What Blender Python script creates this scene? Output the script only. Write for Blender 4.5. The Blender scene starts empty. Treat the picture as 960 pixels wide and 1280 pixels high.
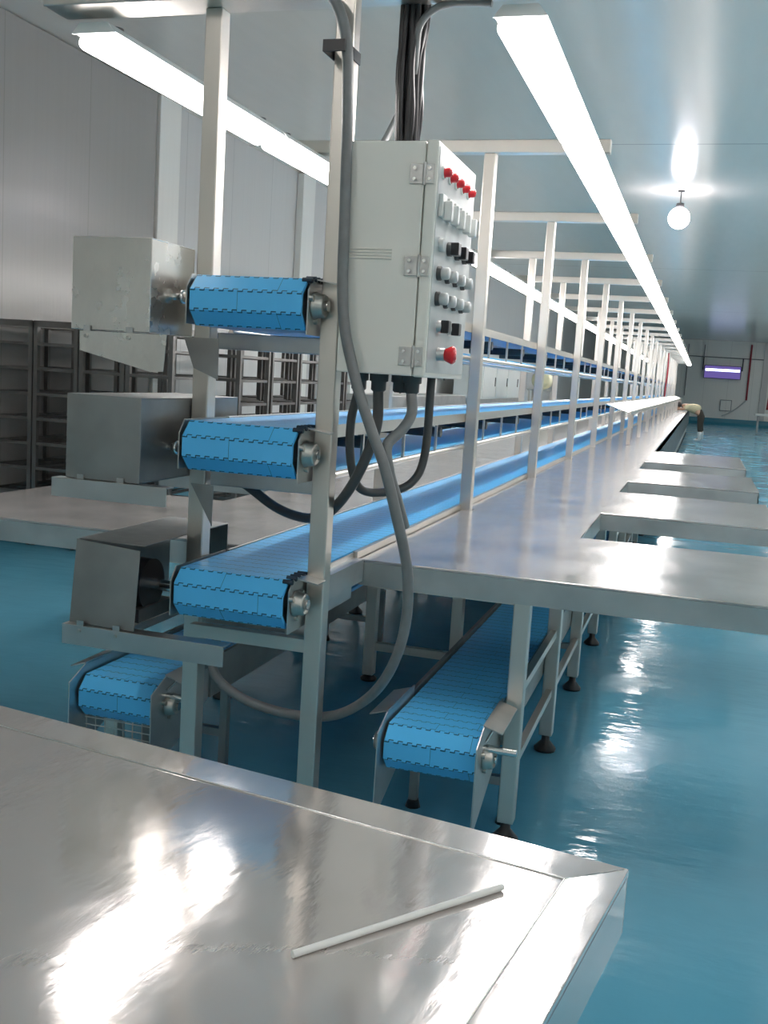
import bpy, bmesh, math, random
from mathutils import Vector, Matrix
random.seed(7)
S = bpy.context.scene
COL = S.collection
PI = math.pi

# ------------------------------------------------------------------ materials
def nodes(name):
    m = bpy.data.materials.new(name); m.use_nodes = True
    nt = m.node_tree
    return m, nt, nt.nodes['Principled BSDF']

def lnk(nt, a, b): nt.links.new(a, b)

def plain(name, col, rough=.5, metal=0., noise=.06, scale=14, coat=0):
    m, nt, b = nodes(name)
    tc = nt.nodes.new('ShaderNodeTexCoord'); n = nt.nodes.new('ShaderNodeTexNoise')
    n.inputs['Scale'].default_value = scale; n.inputs['Detail'].default_value = 4
    lnk(nt, tc.outputs['Object'], n.inputs['Vector'])
    r = nt.nodes.new('ShaderNodeValToRGB')
    r.color_ramp.elements[0].position = .3; r.color_ramp.elements[1].position = .7
    r.color_ramp.elements[0].color = (*[max(0, c*(1-noise)) for c in col], 1)
    r.color_ramp.elements[1].color = (*[min(1, c*(1+noise)) for c in col], 1)
    lnk(nt, n.outputs['Fac'], r.inputs['Fac']); lnk(nt, r.outputs['Color'], b.inputs['Base Color'])
    b.inputs['Roughness'].default_value = rough; b.inputs['Metallic'].default_value = metal
    b.inputs['Coat Weight'].default_value = coat
    return m

def steel(name, col=(.62, .61, .59), rough=(.22, .42), stretch=(3, 3, 60), scale=1., bump=.02, blotch=.12, metal=1.):
    m, nt, b = nodes(name)
    tc = nt.nodes.new('ShaderNodeTexCoord')
    mp = nt.nodes.new('ShaderNodeMapping'); mp.inputs['Scale'].default_value = stretch
    mp.inputs['Rotation'].default_value = (.05, .03, .21); mp.inputs['Location'].default_value = (.37, .61, .23)
    lnk(nt, tc.outputs['Object'], mp.inputs['Vector'])
    n = nt.nodes.new('ShaderNodeTexNoise'); n.inputs['Scale'].default_value = scale*6; n.inputs['Detail'].default_value = 5
    lnk(nt, mp.outputs['Vector'], n.inputs['Vector'])
    n2 = nt.nodes.new('ShaderNodeTexNoise'); n2.inputs['Scale'].default_value = 5; n2.inputs['Detail'].default_value = 3
    lnk(nt, tc.outputs['Object'], n2.inputs['Vector'])
    mr = nt.nodes.new('ShaderNodeMapRange'); mr.inputs['From Min'].default_value = .3; mr.inputs['From Max'].default_value = .7
    mr.inputs['To Min'].default_value = rough[0]; mr.inputs['To Max'].default_value = rough[1]
    mx = nt.nodes.new('ShaderNodeMath'); mx.operation = 'MULTIPLY_ADD'; mx.inputs[1].default_value = .5
    h = nt.nodes.new('ShaderNodeMath'); h.operation = 'MULTIPLY'; h.inputs[1].default_value = .5
    lnk(nt, n2.outputs['Fac'], h.inputs[0]); lnk(nt, n.outputs['Fac'], mx.inputs[0]); lnk(nt, h.outputs[0], mx.inputs[2])
    lnk(nt, mx.outputs[0], mr.inputs['Value']); lnk(nt, mr.outputs[0], b.inputs['Roughness'])
    r = nt.nodes.new('ShaderNodeValToRGB')
    r.color_ramp.elements[0].position = .3; r.color_ramp.elements[1].position = .65
    r.color_ramp.elements[0].color = (*[c*(1-blotch) for c in col], 1); r.color_ramp.elements[1].color = (*col, 1)
    lnk(nt, n2.outputs['Fac'], r.inputs['Fac']); lnk(nt, r.outputs['Color'], b.inputs['Base Color'])
    b.inputs['Metallic'].default_value = metal
    if bump:
        bp = nt.nodes.new('ShaderNodeBump'); bp.inputs['Strength'].default_value = bump*4; bp.inputs['Distance'].default_value = .01
        lnk(nt, n.outputs['Fac'], bp.inputs['Height']); lnk(nt, bp.outputs['Normal'], b.inputs['Normal'])
    return m

def emit(name, col, strength):
    m = bpy.data.materials.new(name); m.use_nodes = True; nt = m.node_tree
    nt.nodes.remove(nt.nodes['Principled BSDF'])
    e = nt.nodes.new('ShaderNodeEmission'); e.inputs['Color'].default_value = (*col, 1); e.inputs['Strength'].default_value = strength
    lnk(nt, e.outputs[0], nt.nodes['Material Output'].inputs['Surface'])
    return m

def belt_mat(name, col):
    """modular plastic belt: castellated hinge lines across the belt, from its own uv (u: width in dashes, v: length in modules)"""
    m, nt, b = nodes(name)
    uv = nt.nodes.new('ShaderNodeUVMap'); sp = nt.nodes.new('ShaderNodeSeparateXYZ'); lnk(nt, uv.outputs[0], sp.inputs[0])
    def M(op, a, bb=None, c=None):
        n = nt.nodes.new('ShaderNodeMath'); n.operation = op
        for i, v in enumerate((a, bb, c)):
            if v is None: continue
            if isinstance(v, (int, float)): n.inputs[i].default_value = v
            else: lnk(nt, v, n.inputs[i])
        return n.outputs[0]
    u, v = sp.outputs[0], sp.outputs[1]
    fu = M('FRACT', u)
    side = M('GREATER_THAN', fu, .5)
    off = M('MULTIPLY_ADD', side, .13, -.065)
    fv = M('SUBTRACT', M('FRACT', M('ADD', v, .5)), .5)
    d = M('ABSOLUTE', M('SUBTRACT', fv, off))
    line = M('LESS_THAN', d, .03)
    edge = M('LESS_THAN', M('ABSOLUTE', M('SUBTRACT', fu, .5)), .05)
    near = M('LESS_THAN', M('ABSOLUTE', fv), .08)
    line2 = M('MAXIMUM', line, M('MULTIPLY', edge, near))
    # brick joints between the modules
    row = M('FLOOR', M('ADD', v, 0.0))
    ju = M('FRACT', M('ADD', M('DIVIDE', u, 9.0), M('MULTIPLY', M('MODULO', row, 2.0), .45)))
    jl = M('MULTIPLY', M('LESS_THAN', ju, .006), .8)
    mask = M('MAXIMUM', line2, jl)
    n = nt.nodes.new('ShaderNodeTexNoise'); n.inputs['Scale'].default_value = 9; n.inputs['Detail'].default_value = 4
    tc = nt.nodes.new('ShaderNodeTexCoord'); lnk(nt, tc.outputs['Object'], n.inputs['Vector'])
    r = nt.nodes.new('ShaderNodeValToRGB'); r.color_ramp.elements[0].color = (*[c*.88 for c in col], 1); r.color_ramp.elements[1].color = (*col, 1)
    lnk(nt, n.outputs['Fac'], r.inputs['Fac'])
    mix = nt.nodes.new('ShaderNodeMixRGB'); mix.inputs['Color2'].default_value = (.005, .06, .14, 1)
    lnk(nt, mask, mix.inputs['Fac']); lnk(nt, r.outputs['Color'], mix.inputs['Color1']); lnk(nt, mix.outputs[0], b.inputs['Base Color'])
    b.inputs['Roughness'].default_value = .3
    bp = nt.nodes.new('ShaderNodeBump'); bp.inputs['Strength'].default_value = .3; bp.inputs['Distance'].default_value = .004; bp.invert = True
    lnk(nt, mask, bp.inputs['Height']); lnk(nt, bp.outputs['Normal'], b.inputs['Normal'])
    return m

def floor_mat():
    m, nt, b = nodes('blue_epoxy_floor')
    tc = nt.nodes.new('ShaderNodeTexCoord')
    n = nt.nodes.new('ShaderNodeTexNoise'); n.inputs['Scale'].default_value = .9; n.inputs['Detail'].default_value = 6
    lnk(nt, tc.outputs['Object'], n.inputs['Vector'])
    r = nt.nodes.new('ShaderNodeValToRGB'); r.color_ramp.elements[0].position = .3; r.color_ramp.elements[1].position = .75
    r.color_ramp.elements[0].color = (.10, .34, .47, 1); r.color_ramp.elements[1].color = (.14, .42, .57, 1)
    lnk(nt, n.outputs['Fac'], r.inputs['Fac']); lnk(nt, r.outputs['Color'], b.inputs['Base Color'])
    n2 = nt.nodes.new('ShaderNodeTexNoise'); n2.inputs['Scale'].default_value = 1.7; n2.inputs['Detail'].default_value = 3
    lnk(nt, tc.outputs['Object'], n2.inputs['Vector'])
    mr = nt.nodes.new('ShaderNodeMapRange'); mr.inputs['From Min'].default_value = .4; mr.inputs['From Max'].default_value = .62
    mr.inputs['To Min'].default_value = .06; mr.inputs['To Max'].default_value = .24
    lnk(nt, n2.outputs['Fac'], mr.inputs['Value']); lnk(nt, mr.outputs[0], b.inputs['Roughness'])
    mp = nt.nodes.new('ShaderNodeMapping'); mp.inputs['Scale'].default_value = (2.4, 5.5, 1)
    lnk(nt, tc.outputs['Object'], mp.inputs['Vector'])
    n3 = nt.nodes.new('ShaderNodeTexNoise'); n3.inputs['Scale'].default_value = 1.6; n3.inputs['Detail'].default_value = 5
    lnk(nt, mp.outputs[0], n3.inputs['Vector'])
    bp = nt.nodes.new('ShaderNodeBump'); bp.inputs['Strength'].default_value = .22; bp.inputs['Distance'].default_value = .02
    lnk(nt, n3.outputs['Fac'], bp.inputs['Height']); lnk(nt, bp.outputs['Normal'], b.inputs['Normal'])
    return m

def panel_mat(name, col, rough, axis, pitch, line=.004, dark=.55, bumpdir=(30, 30, 1), bump=.05, metal=0.):
    """sheet panels with thin joints every `pitch` metres along `axis` (object coordinates)"""
    m, nt, b = nodes(name)
    tc = nt.nodes.new('ShaderNodeTexCoord'); sp = nt.nodes.new('ShaderNodeSeparateXYZ'); lnk(nt, tc.outputs['Object'], sp.inputs[0])
    d = nt.nodes.new('ShaderNodeMath'); d.operation = 'DIVIDE'; d.inputs[1].default_value = pitch; lnk(nt, sp.outputs[axis], d.inputs[0])
    f = nt.nodes.new('ShaderNodeMath'); f.operation = 'FRACT'; lnk(nt, d.outputs[0], f.inputs[0])
    l = nt.nodes.new('ShaderNodeMath'); l.operation = 'LESS_THAN'; l.inputs[1].default_value = line/pitch; lnk(nt, f.outputs[0], l.inputs[0])
    mp = nt.nodes.new('ShaderNodeMapping'); mp.inputs['Scale'].default_value = bumpdir; lnk(nt, tc.outputs['Object'], mp.inputs['Vector'])
    n = nt.nodes.new('ShaderNodeTexNoise'); n.inputs['Scale'].default_value = 1; n.inputs['Detail'].default_value = 4; lnk(nt, mp.outputs[0], n.inputs['Vector'])
    r = nt.nodes.new('ShaderNodeValToRGB'); r.color_ramp.elements[0].color = (*[c*.93 for c in col], 1); r.color_ramp.elements[1].color = (*col, 1)
    lnk(nt, n.outputs['Fac'], r.inputs['Fac'])
    mix = nt.nodes.new('ShaderNodeMixRGB'); mix.inputs['Color2'].default_value = (*[c*dark for c in col], 1)
    lnk(nt, l.outputs[0], mix.inputs['Fac']); lnk(nt, r.outputs[0], mix.inputs['Color1']); lnk(nt, mix.outputs[0], b.inputs['Base Color'])
    b.inputs['Roughness'].default_value = rough; b.inputs['Metallic'].default_value = metal
    bp = nt.nodes.new('ShaderNodeBump'); bp.inputs['Strength'].default_value = bump; bp.inputs['Distance'].default_value = .02
    lnk(nt, n.outputs['Fac'], bp.inputs['Height']); lnk(nt, bp.outputs['Normal'], b.inputs['Normal'])
    return m

M_STEEL = steel('brushed_steel_posts', (.70, .655, .60), (.30, .42), (10, 10, 1.2), bump=.004, blotch=.06)
M_SHEET = steel('satin_steel_sheet', (.60, .595, .58), (.3, .5), (3, 3, 3), bump=.006, blotch=.2)
M_DSHEET = steel('dull_and_shaded_steel_sheet', (.36, .36, .35), (.34, .55), (3, 3, 3), bump=.006, blotch=.25)
M_TOP = steel('worn_steel_tabletop', (.56, .53, .51), (.13, .25), (3.5, 1.2, 1), bump=.014, blotch=.25, metal=.66)
M_TOPF = steel('scratched_steel_tabletop', (.72, .68, .66), (.07, .135), (9, 3.1, 1), bump=.005, blotch=.05, metal=.72)
M_CAST = steel('cast_bearing_steel', (.55, .54, .5), (.25, .5), (5, 5, 5), bump=.05)
M_SHINE = steel('polished_shaft', (.8, .79, .77), (.1, .2), (3, 3, 3), bump=0)
M_BELT = belt_mat('blue_modular_belt', (.10, .54, .97))
M_BELTD = plain('dark_belt_links', (.008, .022, .04), .5)
M_FLOOR = floor_mat()
M_CEIL = panel_mat('coated_ceiling_sheet', (.84, .79, .71), .19, 1, 11.9, .035, .62, (9, 1.5, 1), .0)
M_WALL = panel_mat('white_wall_panel', (.86, .85, .80), .3, 0, 1.15, .012, .7, (20, 20, .5), .03)
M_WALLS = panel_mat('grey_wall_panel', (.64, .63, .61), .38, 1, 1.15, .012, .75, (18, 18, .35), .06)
M_DOOR = panel_mat('grey_sliding_door_skin', (.34, .325, .31), .22, 1, 1.2, .01, .8, (24, 24, .3), .09)
M_WHITE = plain('white_enamel', (.78, .79, .76), .32, 0, .02, 4)
M_CREAM = plain('cabinet_paint', (.82, .80, .73), .28, 0, .02, 3)
M_PALEG = plain('pale_grey_plastic', (.55, .57, .56), .35)
M_GREY = plain('grey_conduit_plastic', (.19, .195, .195), .38, 0, .08, 30)
M_DGREY = plain('dark_grey_plastic', (.07, .07, .07), .45)
M_BLACK = plain('black_rubber', (.016, .015, .017), .3)
M_RED = plain('red_plastic', (.72, .02, .03), .22)
M_DRED = plain('dark_red_plastic', (.30, .015, .03), .4)
M_TUBE = emit('fluorescent_tube', (1, .955, .93), 12)
M_GLOBE = emit('globe_lamp_glass', (1, .93, 1), 16)
M_UV = emit('blue_violet_tube', (.55, .62, 1), 2.5)
M_VIOLET = emit('violet_lit_tray', (.20, .15, .50), .35)
M_LEDR = plain('red_lens', (.75, .02, .03), .15, coat=.5)
M_SKIN = plain('skin', (.42, .25, .17), .6)
M_SHIRT = plain('beige_cloth', (.50, .45, .30), .85)
M_TROU = plain('dark_trousers', (.035, .032, .026), .85)
M_BOOT = plain('pale_rubber_boots', (.55, .58, .58), .5)
M_RACK = steel('dull_rack_steel', (.26, .25, .24), (.35, .55), (3, 3, 3), bump=.006, blotch=.25)
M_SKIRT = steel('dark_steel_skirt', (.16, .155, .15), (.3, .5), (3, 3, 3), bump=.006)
M_PLATE = steel('bright_and_lit_steel_plate', (.80, .78, .74), (.16, .34), (3, 3, 3), bump=.02)
M_YEL = plain('cream_plastic', (.66, .62, .40), .4)

# ------------------------------------------------------------------ builders
class MB:
    def __init__(s): s.v = []; s.f = []; s.sm = []; s.uv = None
    def add(s, vs, fs, smooth=False):
        o = len(s.v); s.v += [tuple(v) for v in vs]
        for f in fs: s.f.append([o+i for i in f]); s.sm.append(smooth)
        return s
    def box(s, x0, x1, y0, y1, z0, z1):
        vs = [(x, y, z) for z in (z0, z1) for y in (y0, y1) for x in (x0, x1)]
        return s.add(vs, [(0, 2, 3, 1), (4, 5, 7, 6), (0, 1, 5, 4), (2, 6, 7, 3), (0, 4, 6, 2), (1, 3, 7, 5)])
    def prism(s, pts, axis, a, b):
        """polygon pts in the two other axes, extruded along axis from a to b"""
        n = len(pts)
        def mk(p, t):
            return {'x': (t, p[0], p[1]), 'y': (p[0], t, p[1]), 'z': (p[0], p[1], t)}[axis]
        vs = [mk(p, a) for p in pts]+[mk(p, b) for p in pts]
        fs = [tuple(range(n))[::-1], tuple(range(n, 2*n))]+[(i, (i+1) % n, n+(i+1) % n, n+i) for i in range(n)]
        return s.add(vs, fs)
    def cyl(s, p0, p1, r0, r1=None, n=16, cap=True):
        r1 = r0 if r1 is None else r1
        p0, p1 = Vector(p0), Vector(p1); d = (p1-p0).normalized()
        a = d.orthogonal().normalized(); b = d.cross(a)
        vs = []
        for p, r in ((p0, r0), (p1, r1)):
            for i in range(n):
                t = 2*PI*i/n; vs.append(p+a*r*math.cos(t)+b*r*math.sin(t))
        s.add(vs, [(i, (i+1) % n, n+(i+1) % n, n+i) for i in range(n)], True)
        if cap: s.add([v for v in vs], [tuple(range(n))[::-1], tuple(range(n, 2*n))])
        return s
    def tube(s, pts, r, n=12, steps=10, smooth=True):
        P = [Vector(p) for p in pts]
        if smooth and len(P) > 2:
            Q = []; E = [P[0]*2-P[1]]+P+[P[-1]*2-P[-2]]
            for i in range(1, len(E)-2):
                a, b, c, d = E[i-1], E[i], E[i+1], E[i+2]
                for k in range(steps):
                    t = k/steps
                    Q.append(.5*((2*b)+(c-a)*t+(2*a-5*b+4*c-d)*t*t+(3*b-a-3*c+d)*t**3))
            Q.append(P[-1]); P = Q
        nrm = (P[1]-P[0]).normalized().orthogonal().normalized(); vs = []
        for i, p in enumerate(P):
            d = (P[min(i+1, len(P)-1)]-P[max(i-1, 0)]).normalized()
            nrm = (nrm-d*nrm.dot(d)).normalized(); b = d.cross(nrm)
            for k in range(n):
                t = 2*PI*k/n; vs.append(p+nrm*r*math.cos(t)+b*r*math.sin(t))
        fs = []
        for i in range(len(P)-1):
            for k in range(n): fs.append((i*n+k, i*n+(k+1) % n, (i+1)*n+(k+1) % n, (i+1)*n+k))
        s.add(vs, fs, True)
        m = len(P)-1
        return s.add(vs, [tuple(range(n))[::-1], tuple(range(m*n, m*n+n))])
    def lathe(s, prof, o=(0, 0, 0), n=24, axis='z'):
        vs = []
        for r, h in prof:
            for k in range(n):
                t = 2*PI*k/n; a, b = r*math.cos(t), r*math.sin(t)
                p = {'z': (a, b, h), 'x': (h, a, b), 'y': (b, h, a)}[axis]
                vs.append((o[0]+p[0], o[1]+p[1], o[2]+p[2]))
        fs = [(i*n+k, i*n+(k+1) % n, (i+1)*n+(k+1) % n, (i+1)*n+k) for i in range(len(prof)-1) for k in range(n)]
        s.add(vs, fs, True)
        m = len(prof)-1
        return s.add(vs, [tuple(range(n))[::-1], tuple(range(m*n, m*n+n))])
    def build(s, name, mat, parent=None, bevel=0, loc=None):
        me = bpy.data.meshes.new(name); me.from_pydata(s.v, [], s.f)
        bm = bmesh.new(); bm.from_mesh(me)
        for f, sm in zip(bm.faces, s.sm): f.smooth = sm
        bmesh.ops.recalc_face_normals(bm, faces=bm.faces)
        bm.to_mesh(me); bm.free()
        if s.uv:
            ul = me.uv_layers.new(name='UVMap')
            for p in me.polygons:
                for li in p.loop_indices:
                    ul.data[li].uv = s.uv.get(me.loops[li].vertex_index, (0, 0))
        me.materials.append(mat)
        o = bpy.data.objects.new(name, me); COL.objects.link(o)
        if parent: o.parent = parent
        if loc: o.location = loc
        if bevel:
            b = o.modifiers.new('bevel', 'BEVEL'); b.width = bevel; b.segments = 2; b.limit_method = 'ANGLE'
        return o

def tag(o, label=None, cat=None, group=None, kind=None):
    for k, v in (('label', label), ('category', cat), ('group', group), ('kind', kind)):
        if v: o[k] = v
    return o
def empty(name, loc, label, cat, group=None):
    o = bpy.data.objects.new(name, None); COL.objects.link(o); o.location = loc; o.empty_display_size = .1
    return tag(o, label, cat, group)
def copy_tree(o, parent=None):
    c = o.copy(); COL.objects.link(c); c.parent = parent
    for ch in list(o.children): copy_tree(ch, c)
    return c
def struct(o): o['kind'] = 'structure'; return o
ORD = ['first', 'second', 'third', 'fourth', 'fifth', 'sixth', 'seventh', 'eighth', 'ninth', 'tenth', 'eleventh', 'twelfth', 'thirteenth',
       'fourteenth', 'fifteenth', 'sixteenth', 'seventeenth', 'eighteenth', 'nineteenth', 'twentieth', 'twenty-first', 'twenty-second',
       'twenty-third', 'twenty-fourth', 'twenty-fifth', 'twenty-sixth', 'twenty-seventh']

# ------------------------------------------------------------------ the room
XL, XR, YF, YB, ZC = -5.55, 6.0, -3.5, 55.0, 4.18
struct(MB().box(XL-.2, XR+.2, YF-.2, YB+.2, -.2, 0).build('floor', M_FLOOR))
struct(MB().box(XL-.2, XR+.2, YF-.2, YB+.2, ZC, ZC+.2).build('ceiling', M_CEIL, loc=(0, 0, 0)))
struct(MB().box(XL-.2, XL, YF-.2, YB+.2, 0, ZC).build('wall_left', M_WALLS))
struct(MB().box(XR, XR+.2, YF-.2, YB+.2, 0, ZC).build('wall_right', M_WALL))
struct(MB().box(XL, XR, YB, YB+.2, 0, ZC).build('wall_back', M_WALL))
struct(MB().box(XL, XR, YF-.2, YF, 0, ZC).build('wall_front', M_WALL))
M_COVE = plain('blue_cove_paint', (.03, .22, .31), .35)
struct(MB().prism([(YB, 0), (YB-.12, 0), (YB-.03, .12), (YB, .32)], 'x', XL+.16, XR-.16).build('baseboard_back', M_COVE))
struct(MB().prism([(XL, 0), (XL+.12, 0), (XL+.03, .12), (XL, .32)], 'y', YF, YB-.16).build('baseboard_left', M_COVE))
struct(MB().prism([(XR, 0), (XR-.12, 0), (XR-.03, .12), (XR, .32)], 'y', YF, YB-.16).build('baseboard_right', M_COVE))
# wide grey sliding door on the left wall with pale upright trims either side, a second trim further along
d = struct(MB().box(XL+.002, XL+.07, 3.2, 9.58, .34, ZC-.01).build('door_1', M_DOOR))
struct(MB().box(XL+.002, XL+.10, 9.60, 10.03, .34, ZC-.01).build('trim_1', M_WALL, bevel=.01))
struct(MB().box(XL+.002, XL+.10, 13.5, 13.95, .34, ZC-.01).build('trim_2', M_WALL, bevel=.01))
struct(MB().box(2.72, 3.02, YB-.12, YB-.001, .34, ZC-.01).build('trim_3', M_WALLS, bevel=.01))

# ------------------------------------------------------------------ belts
SIDE = .06                    # module pitch = side of the octagonal roller
AP = SIDE*(1+math.sqrt(2))/2  # apothem
def belt_mesh(x0, x1, ya, yb, z, thick=.010):
    """closed belt loop round two octagonal rollers with axes at (ya, z) and (yb, z)"""
    h = SIDE/2
    loop = [(ya+h, z+AP), (ya-h, z+AP), (ya-AP, z+h), (ya-AP, z-h), (ya-h, z-AP), (ya+h, z-AP),
            (yb-h, z-AP), (yb+h, z-AP), (yb+AP, z-h), (yb+AP, z+h), (yb+h, z+AP), (yb-h, z+AP)]
    loop = loop[::-1]
    cen = [(ya if p[0] < (ya+yb)/2 else yb) for p in loop]
    mb = MB(); mb.uv = {}
    n = len(loop); s = 0; W = (x1-x0)/.03
    for i in range(n):
        a, b = loop[i], loop[(i+1) % n]
        L = math.hypot(b[0]-a[0], b[1]-a[1]); Lm = round(L/SIDE)
        o = len(mb.v)
        mb.add([(x0, a[0], a[1]), (x1, a[0], a[1]), (x1, b[0], b[1]), (x0, b[0], b[1])], [(0, 1, 2, 3)])
        mb.uv.update({o: (0, s), o+1: (W, s), o+2: (W, s+Lm), o+3: (0, s+Lm)}); s += Lm
        # inner skin and the two edges
        def inn(p, c):
            dy = p[0]-c; dz = p[1]-z; k = thick/AP
            return (p[0]-dy*k, p[1]-dz*k)
        ia, ib = inn(a, cen[i]), inn(b, cen[(i+1) % n])
        o = len(mb.v)
        mb.add([(x0, ia[0], ia[1]), (x1, ia[0], ia[1]), (x1, ib[0], ib[1]), (x0, ib[0], ib[1])], [(3, 2, 1, 0)])
        for k in range(4): mb.uv[o+k] = (.25, .5)
        for x in (x0, x1):
            o = len(mb.v)
            mb.add([(x, a[0], a[1]), (x, b[0], b[1]), (x, ib[0], ib[1]), (x, ia[0], ia[1])], [(0, 1, 2, 3)])
            for k in range(4): mb.uv[o+k] = (.25, .5)
    return mb

def bearing(parent, x, y, z, sgn=1, r=.036):
    """round cast flange bearing on a plate, with three bolts and the shaft end in its centre"""
    b = MB().lathe([(r*.55, 0), (r*1.05, 0), (r*1.1, .006*sgn), (r*.95, .014*sgn), (r*.9, .03*sgn), (r*.78, .036*sgn), (r*.72, .030*sgn), (r*.55, .030*sgn)], (x, y, z), 24, 'x').build('bearing', M_CAST, parent)
    MB().cyl((x, y, z), (x+.042*sgn, y, z), r*.42, n=14).build('shaft_end', M_SHINE, b)
    for k in range(3):
        t = 2*PI*k/3+.6
        cy, cz = y+r*1.22*math.cos(t), z+r*1.22*math.sin(t)
        MB().cyl((x, cy, cz), (x+.012*sgn, cy, cz), .010, n=6).build('bolt', M_CAST, b)
    return b

YEND = 41.5
def conveyor(label, z, ya, x0, x1, yplate, right_flange=True):
    """upper conveyor: belt, end plates with bearings, rails and struts"""
    root = empty('belt_conveyor', ((x0+x1)/2, ya, z-.1), label, 'conveyor', None)
    L = lambda mb: mb
    def put(mb, name, mat, par=root, bevel=0):
        mb.v = [(a-root.location.x, b-root.location.y, c-root.location.z) for a, b, c in mb.v]
        return mb.build(name, mat, par, bevel)
    put(belt_mesh(x0, x1, ya, YEND, z), 'belt', M_BELT)
    # the knuckles of the hinges at the right belt edge of the top facets
    kn = MB()
    for k in range(5):
        kn.cyl((x1-.014, ya-.034+k*.028, z+AP+.001-(.006 if k == 0 else 0)), (x1+.016, ya-.034+k*.028, z+AP+.001-(.006 if k == 0 else 0)), .0075, n=8)
    put(kn, 'hinge_knuckles', M_BELTD)
    # octagonal drive roller and its shaft
    put(MB().cyl((x0+.01, ya, z), (x1-.01, ya, z), AP*.9, n=8), 'drive_roller', M_DGREY)
    put(MB().cyl((x0-.05, ya, z), (x1+.02, ya, z), .012), 'drive_shaft', M_SHINE)
    pr = [(ya-.048, z-.084), (ya-.048, z+.04), (ya-.02, z+.072), (yplate, z+.072), (yplate, z-.084)]
    put(MB().prism(pr, 'x', x1+.008, x1+.012), 'side_plate', M_SHEET)
    pl = [(ya-.066, z-.070), (ya-.066, z+.035), (ya-.035, z+.075), (ya+.3, z+.075), (ya+.3, z-.070)]
    put(MB().prism(pl, 'x', x0-.016, x0-.012), 'side_plate', M_SHEET)
    if right_flange:
        put(MB().prism([(x1+.008, z+.072), (x1+.080, z+.060), (x1+.080, z+.064), (x1+.008, z+.076)], 'y', ya+.0, 2.828), 'top_flange', M_SHEET)
    r = root.location
    bearing(root, x1+.012-r.x, ya-r.y, z-r.z)
    # cross member below the belt end, between the two posts
    put(MB().box(x0-.01, x1+.03, ya+.14, ya+.18, z-.135, z-.085), 'cross_member', M_SHEET, bevel=.003)
    return root, put

T1 = (1.727, 2.795); T2 = (1.305, 2.78); T3 = (.868, 2.76)
BX0, BX1 = -1.435, -1.09
for lab, (z, ya), kind in (('topmost blue belt conveyor of the rack, above eye level beside the control cabinet', T1, 1),
                           ('middle blue belt conveyor, between the topmost one and the one at table height', T2, 2),
                           ('blue belt conveyor running level between the two long steel tables', T3, 3)):
    root, put = conveyor(lab, z, ya, BX0, BX1, 3.02 if kind < 3 else 3.28)
    if kind < 3:
        zt = z+AP
        for sx, xa in ((1, BX1+.006), (-1, BX0-.006)):
            put(MB().prism([(xa, zt-.035), (xa+.012*sx, zt-.035), (xa+.012*sx, zt+.004), (xa+.0*sx-.012*sx*0, zt+.004)], 'y', 3.03, YEND), 'side_rail', M_STEEL)
            put(MB().tube([(xa+.006*sx, 3.03, z-AP-.01), (xa+.006*sx, YEND, z-AP-.01)], .011, n=10, smooth=False), 'lower_rail', M_STEEL)
        for k in range(72):
            y = 3.3+k*.505
            if (y-2.83) % 2.02 < .09 or (y-2.83) % 2.02 > 1.97: continue
            put(MB().box(BX1+.007, BX1+.017, y, y+.014, z-AP-.005, zt-.03), 'strut', M_STEEL)
        for k in range(24):
            y = 3.45+k*1.01
            put(MB().cyl((BX0+.0, y, z), (BX1-.0, y, z), .022, n=10), 'return_roller', M_DGREY)
    else:
        put(MB().box(BX1+.010, BX1+.026, 3.28, YEND, z+AP-.06, z+AP+.004), 'side_rail', M_STEEL)
        put(MB().prism([(ya+.16, z-.02), (3.28, z-.02), (3.28, z+.055), (ya+.16, z+.055)], 'x', BX1+.012, BX1+.05), 'side_channel', M_SHEET)
        put(MB().box(BX0-.012, BX0-.004, 3.07, YEND, z+AP-.06, z+AP+.002), 'side_rail', M_STEEL)

# ------------------------------------------------------------------ support frames with their cross beam
RX0, RX1, LX0, LX1, PW = -1.072, -1.017, -1.512, -1.457, .055
BZ = 2.585
FR = [2.83+2.02*k for k in range(20)]
def frame(y, ly, name='support_frame'):
    root = empty(name, ((RX0+RX1)/2, y, 0), None, None)
    def put(mb, nm, mat, par=root, bevel=0, c=root.location.copy()):
        mb.v = [(a-c.x, b-c.y, e-c.z) for a, b, e in mb.v]
        return mb.build(nm, mat, par, bevel)
    p = put(MB().box(RX0, RX1, y, y+PW, .03, BZ), 'post', M_STEEL, bevel=.004)
    put(MB().lathe([(.0, 0), (.04, 0), (.042, .012), (.02, .03)], ((RX0+RX1)/2, y+PW/2, 0), 16), 'foot', M_BLACK, p)
    p = put(MB().box(LX0, LX1, ly, ly+PW, .03, BZ), 'post', M_STEEL, bevel=.004)
    put(MB().lathe([(.0, 0), (.04, 0), (.042, .012), (.02, .03)], ((LX0+LX1)/2, ly+PW/2, 0), 16), 'foot', M_BLACK, p)
    put(MB().box(-2.02, -.50, y, y+max(PW, ly-y+PW), BZ, BZ+.06), 'cross_beam', M_STEEL, bevel=.004)
    # low tie between the posts
    put(MB().box(LX1, RX0, y+.01, y+.045, .16, .20), 'lower_tie', M_STEEL)
    put(MB().box(LX1, RX0, y+.01, y+.045, .70, .74), 'upper_tie', M_STEEL)
    return root
f0 = frame(FR[0], FR[0]+.075)
f0['label'] = 'nearest steel support frame, its posts carrying the ends of the three blue conveyors'; f0['category'] = 'frame'; f0['group'] = 'steel support frames'
f1 = frame(FR[1], FR[1])
for k, y in enumerate(FR[1:]):
    o = f1 if k == 0 else copy_tree(f1)
    o.location.y = y
    tag(o, '%s steel support frame from the near end, two posts under a beam' % ORD[k+1], 'frame', 'steel support frames')

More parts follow.
